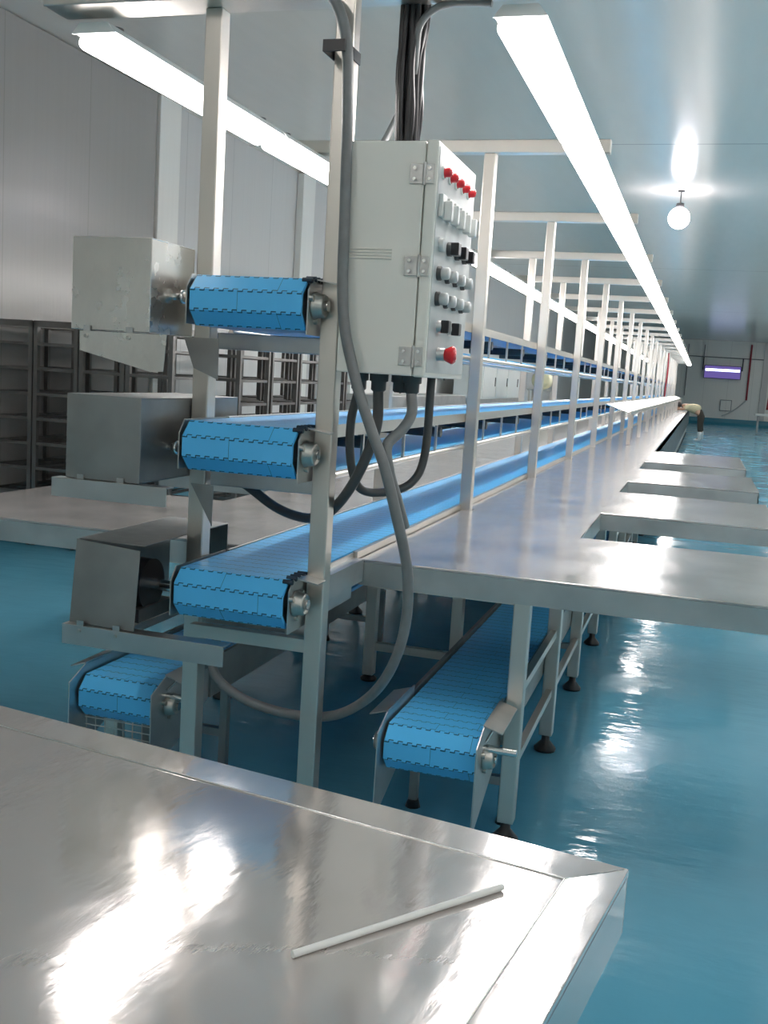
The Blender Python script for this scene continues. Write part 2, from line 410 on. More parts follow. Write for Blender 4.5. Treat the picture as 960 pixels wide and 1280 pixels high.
# ------------------------------------------------------------------ fluorescent fixtures
def fixture():
    root = empty('fluorescent_light', (0, 0, 0), None, None)
    w, L = .068, 1.37
    prof = [(-w*.7, .0), (w*.7, 0), (w*1.1, -.03), (-w*1.1, -.03)]
    MB().prism([(a, b) for a, b in prof][::-1], 'y', -L/2, L/2).build('housing', M_PALEG, root, .004)
    for c in (-.047, 0, .047):
        r = .0215; h = L/2-.01
        pr = [(r*math.sin(t), -h+r*(1-math.cos(t))) for t in (.02, .4, .8, 1.2, PI/2)]
        MB().lathe(pr+[(a, -b) for a, b in pr[::-1]], (c, 0, -.052), 14, 'y').build('lamp_tube', M_TUBE, root)
    for s in (-1, 1):
        MB().prism([(-w*.72, -.002), (w*.72, -.002), (w*1.12, -.034), (-w*1.12, -.034)][::-1], 'y', s*(L/2-.004), s*(L/2+.006)).build('end_cap', M_WHITE, root)
        MB().cyl((0, s*(L/2-.12), 0), (0, s*(L/2-.12), .018), .028, n=14).build('mounting_clamp', M_DGREY, root)
    # clip at the sides
    MB().box(-w*1.08, -w*.6, -.03, .03, -.034, -.026).build('clip', M_STEEL, root)
    MB().box(w*.6, w*1.08, -.03, .03, -.034, -.026).build('clip', M_STEEL, root)
    return root
fx = None; NF = 26
for side, xc in (('right', -.575), ('left', -1.905)):
    for k in range(NF):
        y = 2.93+.685+1.405*k
        o = fixture() if fx is None else copy_tree(fx)
        fx = fx or o
        o.location = (xc, y, BZ-.018)
        tag(o, '%s fluorescent light from the near end of the %s row under the beams' % (ORD[k], side), 'light', 'fluorescent lights in the %s row' % side)
# the same lights fixed to the ceiling over the aisle on the right and behind the photographer
for row, (xc, ys_) in enumerate(((3.7, [-2.2+2.0*k for k in range(28)]), (-.3, [-2.4, -.7]), (-2.5, [-2.4, -.7]))):
    for k, y in enumerate(ys_):
        o = copy_tree(fx); o.location = (xc, y, ZC-.019)
        tag(o, ('ceiling light over the right aisle, %s from the near end' if row == 0 else 'ceiling light behind the near work table, %s from the front wall') % (ORD+['twenty-eighth'])[k], 'light', 'ceiling lights over the aisle' if row == 0 else 'ceiling lights behind the camera')
# ceiling globes
gl = None
for k, (x, y, lab) in enumerate(((-.53, 14.6, 'round glowing globe lamp under the ceiling near its cross joint'),
                                 (2.3, 9.0, 'round globe lamp over the right aisle, nearest of its row'),
                                 (2.3, 17.5, 'round globe lamp over the right aisle, second of its row'),
                                 (2.3, 1.0, 'round globe lamp over the near packing table'))):
    if k == 0:
        gl = empty('globe_lamp', (0, 0, 0), None, None)
        MB().lathe([(.001, 0), (.045, 0), (.045, -.015), (.008, -.02), (.008, -.16), (.05, -.165), (.055, -.215), (.03, -.22)], (0, 0, 0), 20).build('lamp_holder', M_DGREY, gl)
        g = MB(); pr = [(.140*math.sin(PI*i/16)+1e-4, -.355-.140*math.cos(PI*i/16)) for i in range(17)]
        g.lathe(pr, (0, 0, 0), 28).build('globe', M_GLOBE, gl); o = gl
    else: o = copy_tree(gl)
    o.location = (x, y, ZC-.001); tag(o, lab, 'lamp', 'ceiling globe lamps')

# ------------------------------------------------------------------ long packing tables with fingers
TZ = .92
SLOTS = [(4.32, 5.26), (6.42, 7.22), (8.45, 9.36)]
YT0, YCOMB, YT1 = 3.285, 11.05, 41.6
def table_outline(inner, base, tip, narrow, posts, nx):
    pts = [(inner, YT0)]
    # front edge out to the tip, back along the fingers
    pts.append((tip, YT0))
    for a, b in SLOTS: pts += [(tip, a), (base, a), (base, b), (tip, b)]
    pts += [(tip, YCOMB), (narrow, YCOMB), (narrow, YT1), (inner, YT1)]
    for y in posts[::-1]:
        pts += [(inner, y+PW+.004), (nx, y+PW+.004), (nx, y-.004), (inner, y-.004)]
    return pts
def long_table(label, inner, base, tip, narrow, nx, legx, sgn):
    root = empty('packing_table', (legx, YT0+.05, 0), label, 'table', 'long steel packing tables')
    def put(mb, nm, mat, par=root, bevel=0):
        mb.v = [(a-legx, b-YT0-.05, e) for a, b, e in mb.v]
        return mb.build(nm, mat, par, bevel)
    pts = table_outline(inner, base, tip, narrow, FR[1:], nx)
    put(MB().prism(pts, 'z', TZ-.012, TZ), 'tabletop', M_TOP, bevel=.003)
    ap = MB(); n = len(pts)
    cx = sum(p[0] for p in pts)/n
    keep = [(inner, YT0)]+[p for p in pts[1:2+4*len(SLOTS)+4]]
    th = .006
    area = sum(pts[i][0]*pts[(i+1) % n][1]-pts[(i+1) % n][0]*pts[i][1] for i in range(n))
    s_ = 1 if area > 0 else -1
    for i in range(2+4*len(SLOTS)+2):
        a, b = pts[i], pts[i+1]
        dx, dy = b[0]-a[0], b[1]-a[1]; L = math.hypot(dx, dy); nx_, ny_ = -dy/L*s_*th, dx/L*s_*th
        zb = TZ-.088
        ap.add([(a[0], a[1], zb), (b[0], b[1], zb), (b[0]+nx_, b[1]+ny_, zb), (a[0]+nx_, a[1]+ny_, zb),
                (a[0], a[1], TZ-.010), (b[0], b[1], TZ-.010), (b[0]+nx_, b[1]+ny_, TZ-.010), (a[0]+nx_, a[1]+ny_, TZ-.010)],
               [(0, 1, 2, 3), (4, 5, 6, 7), (0, 1, 5, 4), (1, 2, 6, 5), (2, 3, 7, 6), (3, 0, 4, 7)])
    put(ap, 'apron', M_SHEET)
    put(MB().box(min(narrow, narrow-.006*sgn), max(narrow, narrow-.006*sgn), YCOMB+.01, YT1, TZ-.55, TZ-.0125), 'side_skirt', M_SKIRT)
    ys = [3.31, 4.25, 5.2, 6.2]+[6.2+1.01*k for k in range(1, 35)]
    for y in ys:
        l = put(MB().box(legx-.0275, legx+.0275, y, y+.055, .07, TZ-.012), 'leg', M_STEEL, bevel=.004)
        MB().lathe([(.0, 0), (.045, 0), (.047, .012), (.018, .045), (.016, .08)], (0, y+.027-YT0-.05, 0), 16).build('rubber_foot', M_BLACK, l)
    for k, y in enumerate(ys[:16]):
        y2 = ys[k+1]
        put(MB().box(legx-.013, legx+.013, y+.055, y2, .245, .275), 'stretcher', M_STEEL)
        if k % 2 == 0: put(MB().box(legx-.013, legx+.013, y+.055, y2, .50, .53), 'stretcher', M_STEEL)
    # cross bars under the top, from the leg row to the middle
    xi = inner+.045*sgn
    for k, y in enumerate(ys[:20:2]):
        put(MB().box(min(xi, legx-.028*sgn), max(xi, legx-.028*sgn), y+.01, y+.045, TZ-.10, TZ-.06), 'cross_bar', M_STEEL)
    return root
long_table('long stainless packing table with projecting fingers, right of the conveyors', -1.058, -.43, .42, -.42, -1.011, -.4975, 1)
long_table('long stainless packing table on the left, behind the motor covers', -1.452, -2.07, -2.93, -2.08, -1.516, -2.01, -1)

# ------------------------------------------------------------------ low conveyors under the tables
def low_conveyor(label, xc, near, wire):
    w = .145; z = .392; ya = 3.04
    root = empty('low_belt_conveyor', (xc, ya, 0), label, 'conveyor', 'low conveyors under the tables')
    def put(mb, nm, mat, par=root, bevel=0):
        mb.v = [(a-xc, b-ya, e) for a, b, e in mb.v]
        return mb.build(nm, mat, par, bevel)
    x0, x1 = xc-w, xc+w
    put(belt_mesh(x0, x1, ya, 38.0, z), 'belt', M_BELT)
    put(MB().cyl((x0+.01, ya, z), (x1-.01, ya, z), AP*.9, n=8), 'drive_roller', M_DGREY)
    put(MB().cyl((x0-.03, ya, z), (x1+.03, ya, z), .012), 'drive_shaft', M_SHINE)
    for s, x in ((-1, x0-.008), (1, x1+.008)):
        pr = [(ya-.115, .455), (ya-.115, .17), (ya+.02, .22), (ya+.30, .33), (ya+.30, .495), (ya-.02, .495)]
        put(MB().prism(pr, 'x', x, x+.004*s), 'side_plate', M_SHEET)
        put(MB().prism([(x, .497), (x+.06*s, .478), (x+.06*s, .482), (x, .501)], 'y', ya-.02, ya+.25), 'top_flange', M_SHEET)
        put(MB().box(min(x, x+.014*s), max(x, x+.014*s), ya+.30, 38.0, z-.06, z+AP+.012), 'side_rail', M_DSHEET)
        bearing(root, x+.004*s-xc, 0, z, s, .034)
    put(MB().cyl((x1+.012, ya-.01, .425), (x1+.115, ya-.01, .425), .012), 'handle_stub', M_SHINE)
    put(MB().tube([(x1+.02, ya-.03, .452), (x1+.03, ya+.03, .475)], .004, smooth=False), 'adjusting_screw', M_SHINE)
    for k in range(12):
        y = ya+.42+k*2.02
        for x in (x0-.020, x1+.020):
            l = put(MB().box(x-.015, x+.015, y, y+.03, .03, z-.06), 'leg', M_DSHEET)
            MB().lathe([(0, 0), (.028, 0), (.02, .03)], (x-xc, y+.015-ya, 0), 12).build('rubber_foot', M_BLACK, l)
        put(MB().box(x0-.005, x1+.005, y, y+.03, .14, .17), 'cross_bar', M_DSHEET)
    if wire:
        g = MB()
        for k in range(9): g.cyl((x0+k*.036, ya-.02, .315), (x0+k*.036, ya-.02, .12), .0022, n=5)
        for k in range(8): g.cyl((x0-.003, ya-.024, .31-k*.026), (x1+.003, ya-.024, .31-k*.026), .0022, n=5)
        put(g, 'wire_guard', M_STEEL)
    return root
low_conveyor('low blue belt conveyor under the right packing table', -.695, 1, False)
low_conveyor('low blue belt conveyor under the left packing table', -1.785, 1, True)

# ------------------------------------------------------------------ motor covers
def tabs(put, x0, xs, yf, z):
    for x in xs:
        t = put(MB().box(x-.011, x+.011, yf-.006, yf-.003, z-.040, z+.012), 'bracket_tab', M_SHEET)
        c = t.parent.location
        MB().cyl((x-c.x, yf-.006-c.y, z-.018-c.z), (x-c.x, yf-.013-c.y, z-.018-c.z), .006, n=6).build('bolt', M_CAST, t)
def shell(x0, x1, y0, y1, z0, z1, t=.003, bottom=True, right=True):
    m = MB()
    m.box(x0, x1, y0, y0+t, z0, z1)                    # front sheet
    m.box(x0, x1, y0+t, y1, z1-t, z1)                  # top
    m.box(x0, x0+t, y0+t, y1, z0, z1-t)                # left side
    if bottom: m.box(x0+t, x1, y0+t, y1, z0, z0+t)
    if right: m.box(x1-t, x1, y0+t, y1, z0+t, z1-t)
    return m
def motor(label, x0, x1, y0, y1, z0, z1, zs, ys, kind):
    root = empty('motor_cover', ((x0+x1)/2, (y0+y1)/2, z0), label, 'motor cover', 'steel motor covers')
    c = root.location
    def put(mb, nm, mat, par=root, bevel=0):
        mb.v = [(a-c.x, b-c.y, e-c.z) for a, b, e in mb.v]
        return mb.build(nm, mat, par, bevel)
    if kind < 3:
        put(shell(x0, x1, y0, y1, z0, z1), 'cover_sheet', M_PLATE if kind == 1 else M_DSHEET, bevel=.0015)  # top cover paler, middle darker: uneven lamp light put into the steel colour
        put(MB().lathe([(.010, 0), (.010, .02), (.02, .02), (.022, .03), (.012, .034)], (x1, ys, zs), 16, 'x'), 'shaft_coupling', M_SHINE)
    else:
        # front sheet leans and is bent; the right side stands open on the dark motor
        m = MB()
        F_ = lambda x, z, o: (x, y0+o-.05*(x-x0)+.10*(z-z0), z)
        q_ = [(x0, z0), (x1, z0), (x1, z1-.012), (x0+.004, z1)]
        m.add([F_(x, z, 0) for x, z in q_]+[F_(x, z, .003) for x, z in q_],
              [(0, 1, 2, 3), (7, 6, 5, 4), (0, 4, 5, 1), (1, 5, 6, 2), (2, 6, 7, 3), (3, 7, 4, 0)])
        put(m, 'front_sheet', M_DSHEET, bevel=.001)  # weaker light on the lowest cover put into the darker sheet colour
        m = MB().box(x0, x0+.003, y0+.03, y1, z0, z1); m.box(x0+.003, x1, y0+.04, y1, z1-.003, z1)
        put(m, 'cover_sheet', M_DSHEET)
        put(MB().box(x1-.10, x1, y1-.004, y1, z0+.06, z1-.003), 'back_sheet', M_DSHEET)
        b = put(MB().cyl((x0+.03, ys, zs), (x1-.03, ys, zs), .078, n=24), 'motor_body', M_BLACK)
        put(MB().box(x0+.02, x1-.02, ys-.09, ys+.12, z0+.01, z0+.05), 'motor_foot', M_DGREY)
        put(MB().cyl((x1-.03, ys, zs), (x1+.06, ys, zs), .017), 'output_shaft', M_SHINE)
    tabs(put, x0, [x0+(x1-x0)*f for f in (.22, .76)], y0 if kind < 3 else y0-.014, z0)
    return root, put
m1, p1 = motor('topmost square steel motor cover, front sheet coloured bright as if lit, left of the uppermost belt end', -1.77, -1.515, 2.64, 2.90, 1.622, 1.885, 1.735, 2.79, 1)
p1(MB().add([(-1.735, 2.632, 1.618), (-1.455, 2.632, 1.618), (-1.462, 2.630, 1.515), (-1.50, 2.630, 1.512), (-1.735, 2.632, 1.562),
             (-1.735, 2.635, 1.618), (-1.455, 2.635, 1.618), (-1.462, 2.633, 1.515), (-1.50, 2.633, 1.512), (-1.735, 2.635, 1.562)],
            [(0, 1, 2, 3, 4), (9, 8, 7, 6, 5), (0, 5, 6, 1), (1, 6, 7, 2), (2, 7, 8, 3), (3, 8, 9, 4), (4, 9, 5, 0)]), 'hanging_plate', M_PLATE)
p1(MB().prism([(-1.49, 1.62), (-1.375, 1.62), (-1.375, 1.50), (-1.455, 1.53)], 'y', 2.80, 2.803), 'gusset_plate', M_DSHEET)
m2, p2 = motor('middle square steel motor cover, front coloured dim as if shaded, left of the second belt end', -1.758, -1.516, 2.61, 3.25, 1.192, 1.437, 1.29, 2.78, 2)
p2(MB().prism([(2.595, 1.190), (2.64, 1.190), (2.64, 1.186), (2.600, 1.186), (2.600, 1.135), (2.595, 1.135)], 'x', -1.795, -1.42), 'mounting_rail', M_SHEET, bevel=.001)
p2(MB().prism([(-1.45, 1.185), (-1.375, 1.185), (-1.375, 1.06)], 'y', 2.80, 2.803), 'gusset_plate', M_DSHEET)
m3, p3 = motor('lowest motor cover, bent front sheet with its right side open on the dark motor', -1.742, -1.518, 2.62, 3.22, .757, 1.005, .87, 2.76, 3)
p3(MB().prism([(2.598, .755), (2.65, .755), (2.65, .751), (2.603, .751), (2.603, .695), (2.598, .695)], 'x', -1.752, -1.225), 'mounting_rail', M_SHEET, bevel=.001)

# ------------------------------------------------------------------ control cabinet
cab = empty('control_cabinet', (-.87, 3.03, 1.545), 'cream electrical control cabinet with buttons and switches on its door, hung on the nearest post', 'cabinet')
cc = cab.location.copy()
def pc(mb, nm, mat, par=cab, bevel=0):
    mb.v = [(a-cc.x, b-cc.y, e-cc.z) for a, b, e in mb.v]
    return mb.build(nm, mat, par, bevel)
CX0, CXD, CX1, CY0, CY1, CZ0, CZ1 = -1.002, -.775, -.742, 2.79, 3.26, 1.546, 2.178
pc(MB().box(CX0, CXD-.003, CY0, CY1, CZ0, CZ1), 'body', M_CREAM, bevel=.004)
door = pc(MB().box(CXD, CX1, CY0-.002, CY1+.002, CZ0-.002, CZ1+.002), 'door', M_CREAM, bevel=.005)
pc(MB().box(CX1, CX1+.0015, CY0+.012, CY1-.012, CZ0+.012, CZ1-.012), 'door_panel', M_PALEG, door)
for z in (2.09, 1.845, 1.60):
    h = pc(MB().box(CXD-.043, CXD-.006, CY0-.005, CY0-.0005, z-.026, z+.026).box(CXD+.003, CXD+.026, CY0-.007, CY0-.002, z-.026, z+.026)
           .cyl((CXD-.001, CY0-.006, z-.03), (CXD-.001, CY0-.006, z+.03), .005, n=10), 'hinge', M_SHEET, bevel=.001)
    for dx in (-.028, .014):
        for dz in (-.014, .014):
            pc(MB().cyl((CXD+dx, CY0-.007, z+dz), (CXD+dx, CY0-.011, z+dz), .005, n=8), 'screw', M_SHINE, h)
lv = MB()
for k in range(4):
    z = 1.888-k*.0085
    lv.prism([(CY0-.004, z), (CY0+.001, z+.0025), (CY0+.001, z-.0025)], 'x', CX0+.02, CX0+.145)
pc(lv, 'vent_louvre', M_CREAM)
D = CX1+.0015
ys5 = [2.845+.0775*k for k in range(5)]
for y in ys5:
    l = pc(MB().lathe([(.016, 0), (.016, .006), (.013, .008), (.013, .02), (.010, .025), (.001, .027)], (D, y, 2.105), 18, 'x'), 'indicator_light', M_LEDR, door)
    pc(MB().lathe([(.019, 0), (.019, .004), (.016, .006)], (D, y, 2.105), 18, 'x'), 'light_bezel', M_WHITE, l)
for y in ys5:
    s = pc(MB().box(D, D+.012, y-.024, y+.024, 1.985, 2.045), 'switch_plate', M_WHITE, door, .002)
    pc(MB().box(D+.012, D+.035, y-.010, y+.010, 1.975, 2.028), 'rocker', M_WHITE, s, .003)
ys4 = [2.86+.098*k for k in range(4)]
for i, y in enumerate(ys4):
    s = pc(MB().lathe([(.020, 0), (.020, .012), (.016, .014)], (D, y, 1.913), 18, 'x'), 'selector_switch', M_PALEG if i == 0 else M_DGREY, door)
    if i: pc(MB().box(D+.012, D+.036, y-.017, y+.017, 1.895, 1.931), 'selector_knob', M_BLACK, s, .003)
for z in (1.835, 1.765):
    for i, y in enumerate(ys4):
        s = pc(MB().lathe([(.020, 0), (.020, .01), (.016, .012)], (D, y, z), 18, 'x'), 'push_button', M_DGREY, door)
        pc(MB().lathe([(.015, .012), (.017, .014), (.017, .030), (.014, .034), (.001, .034)], (D, y, z), 18, 'x'), 'button_cap', M_PALEG, s)
for y in (2.90, 3.03):
    s = pc(MB().lathe([(.019, 0), (.019, .012), (.016, .014)], (D, y, 1.690), 18, 'x'), 'selector_switch', M_SHEET, door)
    pc(MB().box(D+.012, D+.036, y-.016, y+.016, 1.672, 1.708), 'selector_knob', M_BLACK, s, .003)
s = pc(MB().lathe([(.020, 0), (.020, .02), (.017, .022)], (D, 2.92, 1.612), 18, 'x'), 'emergency_stop', M_SHEET, door)
pc(MB().lathe([(.014, .02), (.018, .024), (.026, .042), (.026, .046), (.020, .052), (.001, .053)], (D, 2.92, 1.612), 22, 'x'), 'mushroom_button', M_RED, s)
for x, y in ((-.96, 2.88), (-.90, 2.88), (-.84, 2.90), (-.80, 2.88)):
    g = pc(MB().lathe([(.028, 0), (.028, -.02), (.022, -.022), (.022, -.045), (.017, -.05)], (x, y, CZ0), 14), 'cable_gland', M_DGREY)
# bracket that ties the cabinet to the post
pc(MB().box(-1.016, CX0, 2.845, 2.875, 1.56, 1.60).box(-1.016, CX0, 2.845, 2.875, 2.13, 2.17), 'mounting_bracket', M_SHEET)

# ------------------------------------------------------------------ conduits and cables
def hose(name, pts, r, mat, label, cat, group=None, ribs=0):
    c = Vector(pts[0])
    o = MB().tube([Vector(p)-c for p in pts], r, 14, 12).build(name, mat, loc=c)
    return tag(o, label, cat, group)
hose('cable_conduit', [(-1.13, 2.775, 2.60), (-1.06, 2.775, 2.545), (-1.018, 2.775, 2.44), (-1.002, 2.772, 2.25), (-.992, 2.765, 2.0), (-.978, 2.755, 1.72), (-.93, 2.745, 1.54),
                       (-.872, 2.735, 1.40), (-.825, 2.73, 1.30), (-.785, 2.74, 1.17), (-.748, 2.77, 1.0), (-.752, 2.80, .83), (-.80, 2.83, .68), (-.90, 2.93, .55), (-1.02, 2.97, .47),
                       (-1.17, 2.97, .455), (-1.32, 2.95, .49), (-1.42, 2.95, .56), (-1.44, 3.0, .66)], .0155, M_GREY,
     'grey conduit hanging in a long loop in front of the cabinet, down towards the floor', 'conduit', 'grey cable conduits')
hose('cable_conduit', [(-.80, 2.88, 1.50), (-.790, 2.86, 1.44), (-.80, 2.81, 1.395), (-.828, 2.765, 1.35), (-.815, 2.755, 1.28), (-.79, 2.765, 1.20), (-.77, 2.79, 1.12)], .0155, M_GREY,
     'grey conduit leaving the cabinet bottom by its right edge and joining the long loop', 'conduit', 'grey cable conduits')
hose('cable_conduit', [(-.90, 2.88, 1.50), (-.895, 2.87, 1.40), (-.92, 2.86, 1.30), (-.97, 2.87, 1.2), (-1.05, 2.93, 1.12), (-1.15, 3.0, 1.085), (-1.27, 3.05, 1.10), (-1.38, 3.06, 1.16), (-1.49, 3.06, 1.22)], .0155, M_DGREY,
     'dark conduit sagging from the cabinet behind the post to the middle conveyor', 'conduit', 'grey cable conduits')
hose('cable_conduit', [(-.96, 2.88, 1.50), (-.985, 2.90, 1.40), (-.985, 2.92, 1.28), (-.96, 2.95, 1.20), (-.90, 3.0, 1.19), (-.83, 3.05, 1.22), (-.80, 3.08, 1.31), (-.80, 3.1, 1.547)], .013, M_DGREY,
     'short dark conduit looped tight below the cabinet beside the post', 'conduit', 'grey cable conduits')
st = empty('conduit_strap', (-1.005, 2.80, 2.42), 'black strap holding the grey conduit to the post above the cabinet', 'strap')
MB().box(-.072, -.008, -.048, -.044, -.016, .016).box(-.012, -.008, -.044, .088, -.016, .016).box(-.072, -.069, -.044, .088, -.016, .016).box(-.069, -.012, .086, .088, -.016, .016).build('strap_band', M_BLACK, st, .001)
MB().cyl((-.008, -.02, 0), (.004, -.02, 0), .007, n=6).build('strap_bolt', M_SHINE, st)
bun = empty('cable_bundle', (-.89, 2.98, 2.18), 'thick bundle of black cables coming down from above into the cabinet top', 'cables')
random.seed(3)
for k in range(19):
    a = 2*PI*k/19*1.0; rr = (.030, .030, .015)[k % 3]
    x, y = rr*math.cos(a), rr*math.sin(a)
    out = -.026 if k in (6, 7) else 0
    j = lambda s: random.uniform(-s, s)
    MB().tube([(x*.8, y*.8, .0), (x+j(.006), y, .12), (x+j(.008), y+j(.006), .25), (x+j(.008)+out*.7, y, .38), (x+j(.008)+out, y+j(.006), .5), (x+j(.006), y, .64), (x*1.1, y, .85), (x, y, 1.4), (x, y, 1.99)], .0092, 8, 6).build('cable', M_BLACK, bun)
hose('steel_conduit', [(-1.00, 3.02, 2.18), (-.985, 3.1, 2.27), (-.955, 3.14, 2.38), (-.945, 3.14, 2.5), (-.945, 3.14, 2.8), (-.945, 3.14, 4.175)], .010, M_GREY,
     'thin steel conduit slanting up from the cabinet top behind the black cables', 'conduit')
hose('steel_conduit', [(-.875, 2.97, 2.40), (-.872, 2.96, 2.47), (-.862, 2.95, 2.53), (-.82, 2.95, 2.572), (-.752, 2.95, 2.584), (-.66, 2.95, 2.578)], .010, M_GREY,
     'bent steel conduit curving right from the black cables to the light row', 'conduit')

# ------------------------------------------------------------------ foreground table and rod
ft = empty('work_table', (-.032, 1.342, 0), 'scratched stainless work table filling the near foreground, raised welded rim', 'table')
ft.rotation_euler.z = math.radians(-8.8)
W_, D_ = 1.75, .98
rim = .068; tz = .92
top = MB().box(-W_+rim, -rim, -D_+rim, -rim, tz-.014, tz-.004)
top.build('tabletop', M_TOPF, ft)
rm = MB()
o_ = [(-W_, -D_), (0, -D_), (0, 0), (-W_, 0)]; i_ = [(-W_+rim, -D_+rim), (-rim, -D_+rim), (-rim, -rim), (-W_+rim, -rim)]
for k in range(4):
    a, b, c_, d_ = o_[k], o_[(k+1) % 4], i_[(k+1) % 4], i_[k]
    rm.add([(*a, tz), (*b, tz), (*c_, tz-.0035), (*d_, tz-.0035), (*a, tz-.012), (*b, tz-.012), (*c_, tz-.015), (*d_, tz-.015)],
           [(0, 1, 2, 3), (4, 7, 6, 5), (0, 4, 5, 1), (1, 5, 6, 2), (2, 6, 7, 3), (3, 7, 4, 0)])
rm.build('rim', M_TOPF, ft, .0015)
wd = MB()
for a, b in (((-rim, -D_+rim), (-rim, -rim)), ((-rim, -rim), (-W_+rim, -rim)), ((0-.003, -.003), (-rim, -rim))):
    pa = [Vector((a[0]+(b[0]-a[0])*t/14+random.uniform(-.0006, .0006), a[1]+(b[1]-a[1])*t/14+random.uniform(-.0006, .0006), tz-.0035+(.003 if a[0] > -.01 and t < 1 else 0))) for t in range(15)]
    wd.tube(pa, .0016, 6, 2)
wd.build('weld_seam', M_SHINE, ft)
ap = MB()
ap.box(-W_, 0, -.006, 0, tz-.092, tz-.004).box(-W_, 0, -D_, -D_+.006, tz-.092, tz-.004).box(-.006, 0, -D_+.006, -.006, tz-.092, tz-.004).box(-W_, -W_+.006, -D_+.006, -.006, tz-.092, tz-.004)
ap.build('apron', M_TOPF, ft, .004)
for x in (-W_+.05, -.12):
    for y in (-D_+.05, -.12):
        l = MB().box(x, x+.05, y, y+.05, .05, tz-.014).build('leg', M_STEEL, ft, .004)
        MB().lathe([(0, 0), (.035, 0), (.036, .01), (.016, .03), (.014, .055)], (x+.025, y+.025, 0), 14).build('rubber_foot', M_BLACK, l)
a, b = Vector((-.365, .98, tz+.001)), Vector((-.180, 1.222, tz+.001))
rod = MB().cyl((0, 0, 0), b-a, .0042, n=14).cyl((b-a)*.998, (b-a)*1.004, .0036, n=14).build('white_rod', M_WHITE, loc=a)
tag(rod, 'thin straight white rod lying on the near work table', 'rod')

# ------------------------------------------------------------------ slanted trays on the far middle tier
tr = None
for k in range(15):
    y = 11.6+k*2.02
    if tr is None:
        tr = empty('slanted_tray', (0, 0, 0), None, None)
        m = MB()
        for (u0, u1) in ((0.10, .50), (.78, 1.18), (1.44, 1.84)):
            m.add([(-1.008, u0, 1.366), (-1.008, u1, 1.366), (-.74, u1, 1.285), (-.74, u0, 1.285), (-1.008, u0, 1.360), (-1.008, u1, 1.360), (-.74, u1, 1.279), (-.74, u0, 1.279)],
                  [(0, 1, 2, 3), (4, 7, 6, 5), (0, 4, 5, 1), (1, 5, 6, 2), (2, 6, 7, 3), (3, 7, 4, 0)])
        m.build('tray_sheet', M_SHEET, tr)
        e = MB()
        for u in (.04, .60, .68, 1.26, 1.35, 1.91): e.cyl((-1.008, u, 1.364), (-.74, u, 1.283), .008, n=8)
        e.build('divider_bar', M_SHINE, tr)
        MB().box(-.745, -.725, .02, 1.95, 1.262, 1.30).build('front_lip', M_STEEL, tr)
        MB().box(-.765, -.725, .25, .29, .925, 1.265).build('tray_leg', M_STEEL, tr)
        o = tr
    else: o = copy_tree(tr)
    o.location = (0, y-.05, 0)
    tag(o, '%s slanted steel tray from the near end, reaching out from the middle conveyor' % ORD[k], 'tray', 'slanted trays along the middle tier')

# ------------------------------------------------------------------ trolley racks on the left
def rack(W=.40, Dp=.62, Hh=1.79, levels=8):
    root = empty('trolley_rack', (0, 0, 0), None, None)
    for x in (0, W-.035):
        for y in (0, Dp-.035):
            u = MB().box(x, x+.035, y, y+.035, .12, Hh).build('upright', M_RACK, root)
            MB().lathe([(.001, -.018), (.055, -.018), (.06, -.01), (.06, .01), (.055, .018), (.001, .018)], (x+.017, y+.017, .06), 14, 'x').build('caster', M_BLACK, u)
    MB().box(0, W, 0, .03, Hh-.05, Hh).box(0, W, Dp-.03, Dp, Hh-.05, Hh).box(0, .03, .03, Dp-.03, Hh-.05, Hh).box(W-.03, W, .03, Dp-.03, Hh-.05, Hh).build('top_frame', M_RACK, root)
    for k in range(levels):
        z = .22+k*.197
        s = MB().box(.035, W-.035, .004, .02, z, z+.022).box(.035, W-.035, Dp-.02, Dp-.004, z, z+.022)
        s.box(.008, .026, .035, Dp-.035, z, z+.022).box(W-.026, W-.008, .035, Dp-.035, z, z+.022)
        for j in range(3):
            x = .10+j*.09
            s.box(x, x+.010, .02, Dp-.02, z+.006, z+.016)
        if k % 3 != 2: s.box(.04, W-.04, .22, .235, z+.004, z+.018)
        s.build('shelf', M_RACK, root)
    return root
rk = None; cnt = 0
spots = []
for j in range(4):
    spots.append((-5.475+.412*j, 7.05, 0, 'steel trolley rack facing the camera, %s from the left of the front rank' % ORD[j], 'front rank of trolley racks'))
for j in range(2):
    spots.append((-5.475+.412*j, 7.78, 0, 'steel trolley rack in the second rank, %s from the left' % ORD[j], 'second rank of trolley racks'))
for i in range(2):
    for j in range(5):
        spots.append((-4.62+.60*i, 7.78+.665*j, 0, 'steel trolley rack in the %s column behind the motor covers, %s from the front' % (('wall-side', 'aisle-side')[i], ORD[j]), 'rear columns of trolley racks'))
for x, y, a, lab, gr in spots:
    o = rack() if rk is None else copy_tree(rk)
    rk = rk or o
    o.location = (x, y, 0); o.rotation_euler.z = a
    tag(o, lab, 'rack', gr)

